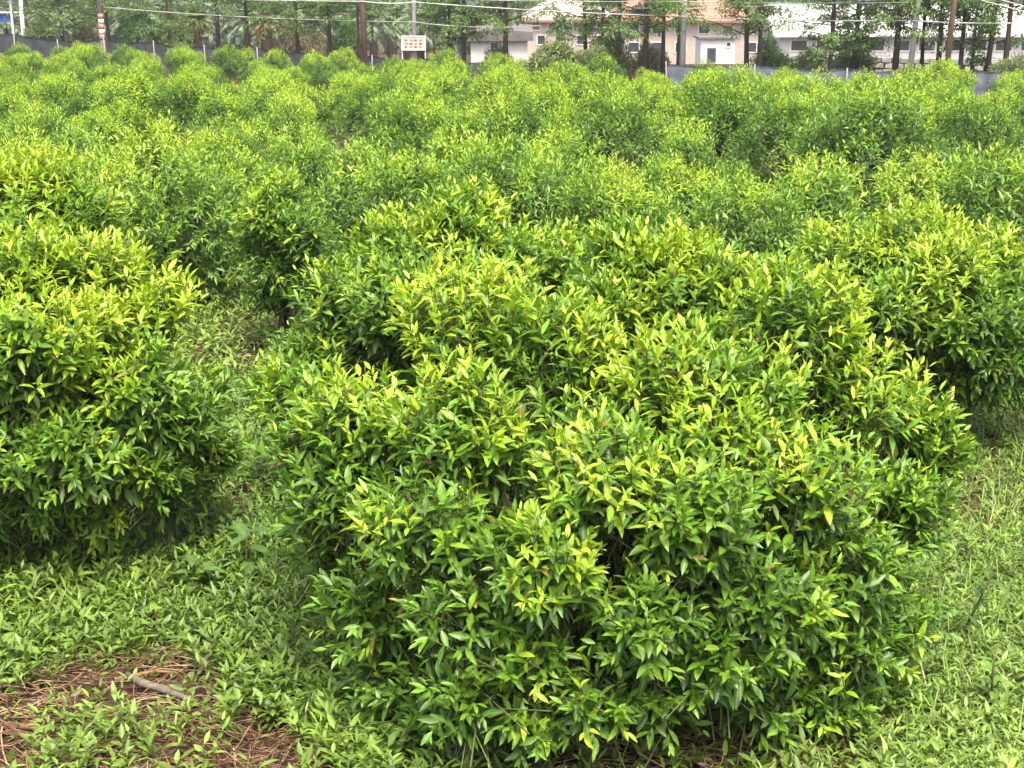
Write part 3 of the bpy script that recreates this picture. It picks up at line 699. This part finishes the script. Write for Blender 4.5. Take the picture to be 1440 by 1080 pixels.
# ---- slender roadside trees
def slender_tree(seed, Ht, lo, r0, dens):
    r = np.random.default_rng(seed); tm = MB()
    bend = r.normal(0, .12, 2)
    zs_ = np.linspace(0, Ht, 7); cx = lambda z: np.array([bend[0] * math.sin(z * .5), bend[1] * math.sin(z * .4), z])
    tm.tube([cx(z) - np.array([0, 0, .3 if z == 0 else 0]) for z in zs_], [r0 * (1.18 if i == 0 else 1) * (1 - .85 * z / Ht) for i, z in enumerate(zs_)], 9)
    O, X, L = [], [], []
    nb = int(52 * dens)
    for i in range(nb):
        z = lo + (Ht - lo - .2) * (i / nb) ** 1.15 + r.normal(0, .1); a = i * 2.4 + r.normal(0, .4)
        ln = (1.9 * (1 - .8 * (z - lo) / (Ht - lo)) + .2) * r.uniform(.6, 1.15)
        dr = r.uniform(-.05, .35); A = cx(z); Bp = A + np.array([math.cos(a) * ln, math.sin(a) * ln, ln * dr]); Cp = Bp + np.array([math.cos(a), math.sin(a), -1.2]) * ln * .18
        tm.tube([A, A * .4 + Bp * .6 + np.array([0, 0, .06]), Bp], [r0 * .22, r0 * .14, r0 * .06], 4)
        m = int(135 * ln); t = r.uniform(.15, 1.12, m)
        q = np.where(t[:, None] < 1, A + (Bp - A) * t[:, None], Bp + (Cp - Bp) * ((t[:, None] - 1) / .12))
        side = r.choice([-1, 1], m)[:, None] * np.array([-math.sin(a), math.cos(a), 0]) + np.array([math.cos(a), math.sin(a), 0]) * .5 + np.array([0, 0, -.55])
        d = nrm(side + r.normal(0, .35, (m, 3))); q = q + d * r.uniform(0, .28, m)[:, None] + r.normal(0, .05, (m, 3))
        O.append(q); X.append(d); L.append(r.uniform(.07, .17, m))
    O = np.concatenate(O); X = np.concatenate(X); L = np.concatenate(L); n = len(O)
    Y = nrm(np.cross(nrm(r.normal(0, .6, (n, 3)) + np.array([0, 0, 1.])), X)); Z = np.cross(X, Y)
    c = np.array([.12, .21, .05]) * r.uniform(.6, 1.5, (n, 1)) * (1 + r.normal(0, .1, (n, 3)))
    cr = mesh_np('crown', *leaves_geo(dict(O=O, X=X, Y=Y, Z=Z, L=L, W=L * .20, curl=r.uniform(0, .3, n), col=c), 'far'), M_TREE)
    return tm.mesh('trunk', M_TRUNK, True), cr
TV = [slender_tree(500 + i, 9.5 + i * .4, lo, .105, dn) for i, (lo, dn) in enumerate([(1.5, .95), (1.8, .85), (2.2, .9), (1.2, .75), (2.5, .9)])]
tl = np.random.default_rng(41)
tree_px = [(90, 3.5, 0, 1), (157, 3, 1, .9), (243, 3.2, 3, .7), (308, 2.6, 4, 1), (349, 2.8, 2, .9), (421, 2.5, 0, .9), (463, 2, 4, .9), (505, .8, 2, .65), (632, 3, 0, .9), (652, 2.4, 1, .9), (711, 2.5, 1, 1),
           (826, 5, 3, .8), (846, 4, 0, .8), (871, 6, 4, .9), (909, 2.5, 1, 1.1), (933, 5, 4, .8), (954, 6, 2, .7), (1052, 3, 1, .9), (1068, 2.4, 2, .8), (1168, 1.8, 0, .9),
           (1199, 4, 3, .9), (1204, 6, 1, .7), (1260, 2.2, 2, 1.1), (1299, 4, 1, .7), (1321, 2.6, 4, .9), (1352, 2.4, 2, .8), (1368, 4.5, 1, .6), (1387, 3, 3, .9), (1414, 2.2, 4, .9)]
for px_, off, v, s in tree_px:
    D = fence_D(px_) + off; b = P(px_, 80, D); b[2] = float(gz(b[0], b[1]))
    if px_ < 720: lab, grp = 'slender dark-trunked tree with feathery drooping foliage behind the black net fence', 'slender trees behind the black net fence'
    elif px_ < 1100: lab, grp = 'slender dark-trunked tree with feathery foliage in front of the tiled and beige houses', 'slender trees in front of the houses'
    else: lab, grp = 'slender dark-trunked tree with feathery foliage in front of the pale stone wall', 'slender trees in front of the stone wall'
    root = empty('slender_tree', b, lab, 'tree', grp, tl.uniform(0, 6.28), 1); root.scale = (s, s, tl.uniform(.92, 1.1))
    link('trunk', TV[v][0], root); link('crown', TV[v][1], root, kind='stuff')

# ---- palms
M_PTRUNK = plain('palm_trunk', (.16, .11, .07), (.07, .05, .03), 14, .95, .6)
M_SKIRT = plain('dead_frond', (.42, .25, .13), (.26, .14, .07), 8, .9)
def palm(px, py, D, fl, nf, label, col, skirt=False, seed=0, group=None, trunk_r=.22):
    r = np.random.default_rng(600 + seed); c = P(px, py, D); g = float(gz(c[0], c[1])); ch = max(.6, c[2] - g)
    root = empty('palm', (c[0], c[1], g), label, 'palm', group)
    MB().tube([(0, 0, -.2), (.03, 0, ch * .6), (0, 0, ch)], [trunk_r * 1.1, trunk_r, trunk_r * .9], 9).build('trunk', M_PTRUNK, root, True)
    O, X, L = [], [], []; sk = MB()
    for i in range(nf):
        a = i * 2.4; e = np.interp(i / nf, [0, 1], [-.15, 1.35]) + r.normal(0, .1); ln = fl * r.uniform(.8, 1.1); k = 26
        t = np.linspace(.08, 1, k); hx = ln * t * math.cos(e) * (1 - .12 * t); hz = ln * (t * math.sin(e) - .55 * t ** 2 * math.cos(e * .8))
        q = np.stack([hx * math.cos(a), hx * math.sin(a), ch + hz], 1); tan = nrm(np.gradient(q, axis=0)); sd = np.array([-math.sin(a), math.cos(a), 0])
        for s in (-1, 1):
            O.append(q); X.append(nrm(tan * .6 + sd * s + np.array([0, 0, -.25]) + r.normal(0, .08, (k, 3)))); L.append(fl * .26 * np.interp(t, [0, .2, .7, 1], [.5, 1, .9, .35]))
    O = np.concatenate(O); X = np.concatenate(X); L = np.concatenate(L); n = len(O)
    Y = nrm(np.cross(np.array([0, 0, 1.]) + r.normal(0, .3, (n, 3)), X)); Z = np.cross(X, Y)
    cc = np.array(col) * r.uniform(.7, 1.35, (n, 1))
    link('fronds', mesh_np('fronds', *leaves_geo(dict(O=O, X=X, Y=Y, Z=Z, L=L, W=L * .09, curl=r.uniform(0, .2, n), col=cc), 'far'), M_TREE), root, kind='stuff')
    if skirt:
        for i in range(46):
            a = r.uniform(0, 6.28); l = fl * r.uniform(.4, .75); o1 = r.uniform(.15, .5) * fl
            sk.tube([(trunk_r * .8 * math.cos(a), trunk_r * .8 * math.sin(a), ch - .05), (o1 * math.cos(a), o1 * math.sin(a), ch - l * .35), (o1 * 1.2 * math.cos(a), o1 * 1.2 * math.sin(a), ch - l)], [.035, .05, .012], 4)
        sk.build('dead_skirt', M_SKIRT, root)
palm(275, 27, 70, 1.15, 34, 'small palm with orange-brown hanging dead fronds behind the black fence', (.15, .22, .06), True, 1)
palm(372, 32, 72, 1.1, 26, 'small palm with brown fronds standing among grey-green palms', (.2, .2, .09), True, 2)
palm(788, 36, 66, .9, 16, 'young palm with broad upright fronds before the beige house', (.05, .13, .04), False, 3)
pr_ = np.random.default_rng(43)
for i, px_ in enumerate(list(range(185, 265, 16)) + list(range(345, 470, 20)) + list(range(500, 640, 22)) + [10, 60, 110]):
    palm(px_ + pr_.normal(0, 4), 30 + pr_.normal(0, 6), 88 + pr_.uniform(-6, 10), 2.1, 24, 'grey-green arching palm in the plantation beyond the black fence', (.17, .24, .13), False, 10 + i, 'plantation palms beyond the black fence')

# ---- loose shrubs
def shrub_variant(seed, Rr, h, n, lL, col):
    r = np.random.default_rng(seed); lb = auto_lobes(Rr, h, r, 9); D, sh = make_leaves(lb, n, r, 7, lL, .4, .3)
    D['col'] = np.array(col) * r.uniform(.55, 1.5, (len(D['L']), 1)); D['W'] = D['W'] * 1.1
    return mesh_np('foliage', *leaves_geo(D, 'far'), M_TREE), branch_mesh('stem', lb, r, (0, 0, 0), 3, 5)
SV = [shrub_variant(700, 1.0, 1.3, 600, .16, (.15, .20, .07)), shrub_variant(701, 1.0, 1.5, 600, .15, (.085, .17, .045)), shrub_variant(702, 1.0, 1.2, 500, .17, (.20, .18, .10))]
for px_, py_, off, v, wid, lab in [(775, 53, -1.3, 0, 1.5, 'broad olive-green shrub overgrowing the gap between the two net fences'), (835, 60, -.6, 0, 1.1, 'smaller olive shrub beside the broad one in the fence gap'),
        (485, 30, 6, 1, .9, 'rounded green shrub behind the brown timber pole'), (408, 24, 7, 2, .9, 'brownish dry shrub behind the black fence'), (440, 30, 9, 2, .7, 'small brownish shrub next to the dry one behind the fence'),
        (1085, 55, 5, 1, .8, 'green shrub in front of the long white-roofed building'), (1205, 48, 6, 1, .8, 'light green shrub before the stone wall'), (190, 12, 5, 1, 1.3, 'leafy green shrub beside the banded pole'),
        (240, 14, 7, 0, 1.1, 'olive shrub beside the palm with the orange skirt'), (60, 20, 5, 0, 1.2, 'olive shrub by the thin white post'), (120, 22, 6, 2, 1.0, 'dry brownish shrub by the banded pole'), (860, 45, 4, 0, .9, 'pale shrub at the foot of the beige house'), (915, 52, 6, 2, .8, 'dry shrub between the trunks before the tiled building'),
        (1430, 72, .5, 0, 1.0, 'olive shrub at the end of the stone wall'), (1140, 62, 7, 0, .7, 'olive shrub below the dark windows of the long building'), (700, 66, 3, 1, .8, 'green shrub in front of the grey shed')]:
    D = fence_D(px_) + off; t = P(px_, py_, D); g = float(gz(t[0], t[1])); hh = max(.8, t[2] - g)
    root = empty('shrub', (t[0], t[1], g - .02), lab, 'shrub', None, px_ * 1.7, 1); root.scale = (wid, wid, hh / 1.4)
    link('foliage', SV[v][0], root, kind='stuff'); link('stem', SV[v][1], root)

# ---- buildings
M_BEIGE = plain('beige_render', (.50, .43, .35), (.40, .34, .27), 1.2, .9)
M_TILE = plain('orange_tile', (.38, .20, .13), (.24, .12, .085), 1.2, .85, .4, (1, 4, 4))
M_PALETILE = plain('faded_roof', (.46, .37, .32), (.36, .29, .25), 2, .85, .3)
M_GREY = plain('grey_sheet', (.16, .14, .13), (.10, .09, .085), 2, .7)
M_WROOF = plain('white_sheet', (.74, .72, .68), (.60, .57, .53), .8, .5, 0, (1, .3, 1))
M_PALE = plain('pale_render', (.60, .58, .54), (.48, .46, .42), 1.5, .9)
M_GLASS = plain('dark_glass', (.03, .04, .05), (.05, .06, .07), 2, .15, 0, (1, 1, 1), .6)
M_BLUE = plain('blue_sheet', (.03, .10, .40), (.025, .08, .30), 4, .5)
M_BROWN = plain('brown_shutter', (.28, .17, .10), (.2, .12, .07), 8, .7)
def building(px0, px1, ytop, D, depth, name, label, wall, cat_='building'):
    a = P(px0, ytop, D); b = P(px1, ytop, D); c = (a + b) / 2; g = min(float(gz(c[0], c[1])), float(gz(c[0], c[1] + depth))); root = empty(name, (c[0], c[1], g), label, cat_)
    w = (b[0] - a[0]) / 2; h = a[2] - g
    MB().box(-w, w, 0, depth, -.3, h).build('wall', wall, root)
    return root, w, h, D
def pxz(bd, px, py):   # pixel on the front wall plane -> local x,z
    root, w, h, D = bd; q = P(px, py, D); return q[0] - root.location.x, q[2] - root.location.z
def opening(bd, x0, x1, y0, y1, name='window', m=None, fm=None):
    a = pxz(bd, x0, y0); b = pxz(bd, x1, y1); root = bd[0]
    f = .08; mb = MB()
    mb.box(a[0]-f, a[0], -.06, -.003, b[1]-f, a[1]+f); mb.box(b[0], b[0]+f, -.06, -.003, b[1]-f, a[1]+f)
    mb.box(a[0], b[0], -.06, -.003, a[1], a[1]+f); mb.box(a[0], b[0], -.06, -.003, b[1]-f, b[1])
    o = mb.build(name, fm or M_WHITE, root); MB().box(a[0], b[0], -.02, -.004, b[1], a[1]).build('pane' if name == 'window' else 'leaf_panel', m or M_GLASS, o)
def gable(bd, depth, rise, m, over=.4, tilt=0):
    root, w, h, D = bd; mb = MB(); o = over; th = .12
    for s in (0, 1):
        y0, y1 = (-o, depth / 2) if s == 0 else (depth + o, depth / 2)
        z0, z1 = h + .01 - .0, h + rise
        mb.quad((-w-o, y0, z0), (w+o, y0, z0), (w+o, y1, z1), (-w-o, y1, z1)); mb.quad((-w-o, y0, z0+th), (w+o, y0, z0+th), (w+o, y1, z1+th), (-w-o, y1, z1+th))
        mb.quad((-w-o, y0, z0), (w+o, y0, z0), (w+o, y0, z0+th), (-w-o, y0, z0+th))
    for s in (-1, 1): mb.tri((s*w, .02, h), (s*w, depth-.02, h), (s*w, depth/2, h+rise))
    mb.build('roof', m, root)
def hip(bd, depth, rise, m, over=.5, ridge=.45):
    root, w, h, D = bd; o = over; mb = MB(); q = w * ridge
    A, B, C, E = (-w-o, -o, h), (w+o, -o, h), (w+o, depth+o, h), (-w-o, depth+o, h); r1, r2 = (-q, depth/2, h+rise), (q, depth/2, h+rise)
    mb.quad(A, B, r2, r1); mb.quad(C, E, r1, r2); mb.tri(B, C, r2); mb.tri(E, A, r1); mb.quad(A, E, C, B); mb.build('roof', m, root)
    MB().box(-w-o, w+o, -o-.03, -o-.003, h-.18, h).build('fascia', M_BROWN, root)
# long white-roofed building
bd = building(1098, 1520, 52, 112, 10, 'long_building', 'long low building with wide white sheet roof behind the stone wall', M_PALE); gable(bd, 10, 2.2, M_WROOF, .6)
for i in range(11): opening(bd, 1113 + i * 36, 1134 + i * 36, 57, 71)
# tiled building
bd = building(872, 1078, 29, 128, 12, 'tiled_building', 'beige two-storey building with orange-red tiled roof', M_BEIGE); hip(bd, 12, 2.6, M_TILE, .6, .7)
for i in range(6): opening(bd, 884 + i * 33, 898 + i * 33, 36, 47, 'window', M_GLASS if i != 4 else M_BROWN)
for i in range(6): opening(bd, 884 + i * 33, 898 + i * 33, 60, 73)
# beige hip-roofed house
bd = building(742, 862, 28, 120, 11, 'beige_house', 'beige house with faded hipped roof and brown shutters', M_BEIGE); hip(bd, 11, 2.0, M_PALETILE, .5, .35)
for i in range(5): opening(bd, 748 + i * 23, 759 + i * 23, 32, 42, 'window', M_BROWN if i < 2 else M_GLASS)
for i in range(4): opening(bd, 756 + i * 28, 766 + i * 28, 50, 62)
# grey shed
bd = building(662, 742, 56, 82, 5, 'grey_shed', 'low shed with dark grey slanted roof and pale wall', M_PALE)
root, w_, h_, _ = bd; mb = MB(); z = lambda y: P(700, y, 82)[2] - root.location.z
for x0, x1, yl, yr in ((-w_ - .3, 0, 47, 40), (0, w_ + .3, 41, 45)):
    mb.quad((x0, -.3, z(yl)), (x1, -.3, z(yr)), (x1, 5.3, z(yr) + .2), (x0, 5.3, z(yl) + .2)); mb.quad((x0, -.31, h_ - .05), (x1, -.31, h_ - .05), (x1, -.3, z(yr)), (x0, -.3, z(yl)))
mb.build('roof', M_GREY, root)
opening(bd, 690, 700, 60, 67)
# white hut
bd = building(986, 1034, 55, 100, 3, 'white_hut', 'small white hut with a dark door and a tiny high window', M_WHITE, 'hut')
root, w_, h_, _ = bd; MB().box(-w_-.15, w_+.15, -.2, 3.2, h_ + .002, h_ + .12).build('roof', M_GREY, root)
opening(bd, 1022, 1027, 60, 65); opening(bd, 996, 1005, 69, 86, 'door', M_GLASS, M_GREY)
# blue-sheeted shed
bS = P(4, 18, 84); g = float(gz(bS[0], bS[1])); root = empty('open_shed', (bS[0], bS[1], g), 'open white-framed shed with a blue sheet wall', 'shed')
zz = lambda y: P(4, y, 84)[2] - g; xx_ = lambda px: P(px, 20, 84)[0] - bS[0]
MB().box(xx_(-50), xx_(17), 0, .05, zz(31), zz(20)).build('blue_sheet', M_BLUE, root)
for px_ in (-50, -16, 17, 30): MB().tube([(xx_(px_), -.1, -.3), (xx_(px_), -.1, zz(-4))], .07, 6).build('post', M_WHITE, root)
MB().box(xx_(-52), xx_(32), -.16, -.04, zz(18.2), zz(16.2)).build('beam', M_WHITE, root); MB().box(xx_(-54), xx_(34), -.4, 4, zz(-5), zz(-7)).build('roof', M_WROOF, root)
# stone wall, block by block
wy0 = fence_D(1100) + 8.5; wy1 = fence_D(1440) + 7.5
A = P(1085, 76, wy0); B = P(1500, 78, wy1); g = float(gz(A[0], A[1])); ht = A[2] - g
sw = empty('stone_wall', (A[0], A[1], g), 'low pale stone wall behind the grey-blue netting', 'wall'); dv = B - A; ln = float(np.hypot(dv[0], dv[1])); sw.rotation_euler = (0, 0, math.atan2(dv[1], dv[0]))
MB().box(0, ln, .06, .35, -.4, ht - .02).build('core', plain('wall_mortar', (.22, .21, .19), None, 4, .95), sw)
M_STONE = [plain('pale_stone_%d' % i, c, None, 6, .9, .4) for i, c in enumerate([(.52, .50, .46), (.42, .41, .38), (.60, .58, .54)])]
rw = np.random.default_rng(51); stone_m = []
for i in range(9):
    w2, h2 = .16, .1; pts = [(x * w2 * rw.uniform(.75, 1), y, z_ * h2 * rw.uniform(.75, 1)) for x, z_ in ((-1, -1), (1, -1), (1, 1), (-1, 1)) for y in (0.,)]
    mb = MB(); fr_ = [(p[0] * .9, -.05 - rw.uniform(0, .03), p[2] * .9) for p in pts]; bk = [(p[0], .05, p[2]) for p in pts]
    mb.quad(*fr_)
    for j in range(4): q = (j + 1) % 4; mb.quad(bk[j], bk[q], fr_[q], fr_[j])
    stone_m.append(mb.mesh('stone', M_STONE[i % 3]))
rows = max(1, int(.9 / .21)); nst = 0
for rI in range(rows):
    x = .17 + (.15 if rI % 2 else 0)
    while x < ln - .2 and nst < 300:
        o = link('stone', stone_m[rw.integers(0, 9)], sw); o.location = (x, .02, ht - .12 - rI * .21 + rw.normal(0, .01)); sc = rw.uniform(.95, 1.15); o.scale = (sc * 1.08, 1, 1.05); x += .35 * rw.uniform(.97, 1.08); nst += 1
# ---- distant wood and hills
def far_wood():
    r = np.random.default_rng(61); O, c = [], []
    tone = np.array([.10, .14, .075])
    for i in range(420):
        px_ = r.uniform(-150, 1590); D = r.uniform(150, 210)
        ty = np.interp(px_, [-150, 150, 430, 540, 700, 760, 880, 1080, 1130, 1180, 1590], [-40, -30, 0, 26, 28, 0, -10, -25, 5, -30, -40]) + r.uniform(0, 22)
        t = P(px_, ty, D); g = float(gz(t[0], t[1])); h = max(2., t[2] - g); m = int(34 + 26 * h); rr = .42 * h + .8
        q = nrm(r.normal(size=(m, 3))) * np.cbrt(r.uniform(.25, 1, m))[:, None] * np.array([rr, rr, h * .5]) + np.array([t[0], t[1], g + h * .5])
        O.append(q); c.append(np.repeat((tone * r.uniform(.6, 1.5) * (1 + r.normal(0, .1, 3)))[None], m, 0) * r.uniform(.7, 1.3, (m, 1)))
    O = np.concatenate(O); c = np.concatenate(c); n = len(O); X = nrm(r.normal(size=(n, 3)) + np.array([0, 0, -.2])); Y = nrm(np.cross(r.normal(size=(n, 3)), X)); Z = np.cross(X, Y); L = r.uniform(.7, 1.5, n)
    o = link('far_wood', mesh_np('far_wood', *leaves_geo(dict(O=O, X=X, Y=Y, Z=Z, L=L, W=L * .3, curl=np.full(n, .1), col=c), 'far'), M_TREE), kind='stuff'); tag(o, 'hazy grey-green wood far behind the houses and palms', 'woodland')
far_wood()
M_HILL = plain('forest_hill', (.035, .06, .03), (.07, .10, .05), .05, 1.0, 0, (1, 1, 1), .1, 8)
hx = np.linspace(-420, 420, 85); hy = np.linspace(330, 760, 30); HX, HY = np.meshgrid(hx, hy)
HZ = -6 + 95 * np.clip((HY - 330) / 300, 0, 1) ** .8 * (.75 + .25 * np.sin(HX * .012 + 1)) + 3 * wob(HX * .08, HY * .08)
V = np.stack([HX, HY, HZ], -1).reshape(-1, 3); nx = len(hx); i = np.arange((len(hy)-1)*(nx-1)); a = (i // (nx-1)) * nx + i % (nx-1)
link('hills', mesh_np('hills', V, np.concatenate([np.stack([a, a+1, a+nx+1], 1), np.stack([a, a+nx+1, a+nx], 1)]), None, M_HILL, True), kind='structure')
# ---- the air
m, t = mat_new('thin_haze'); out = t.nodes.new('ShaderNodeOutputMaterial'); v = t.nodes.new('ShaderNodeVolumePrincipled')
v.inputs['Density'].default_value = .00045; v.inputs['Color'].default_value = (.86, .90, .95, 1); t.links.new(v.outputs[0], out.inputs['Volume'])
MB().box(-1550, 1550, -65, 1640, -8.5, 118).build('haze', m, None, kind='stuff')
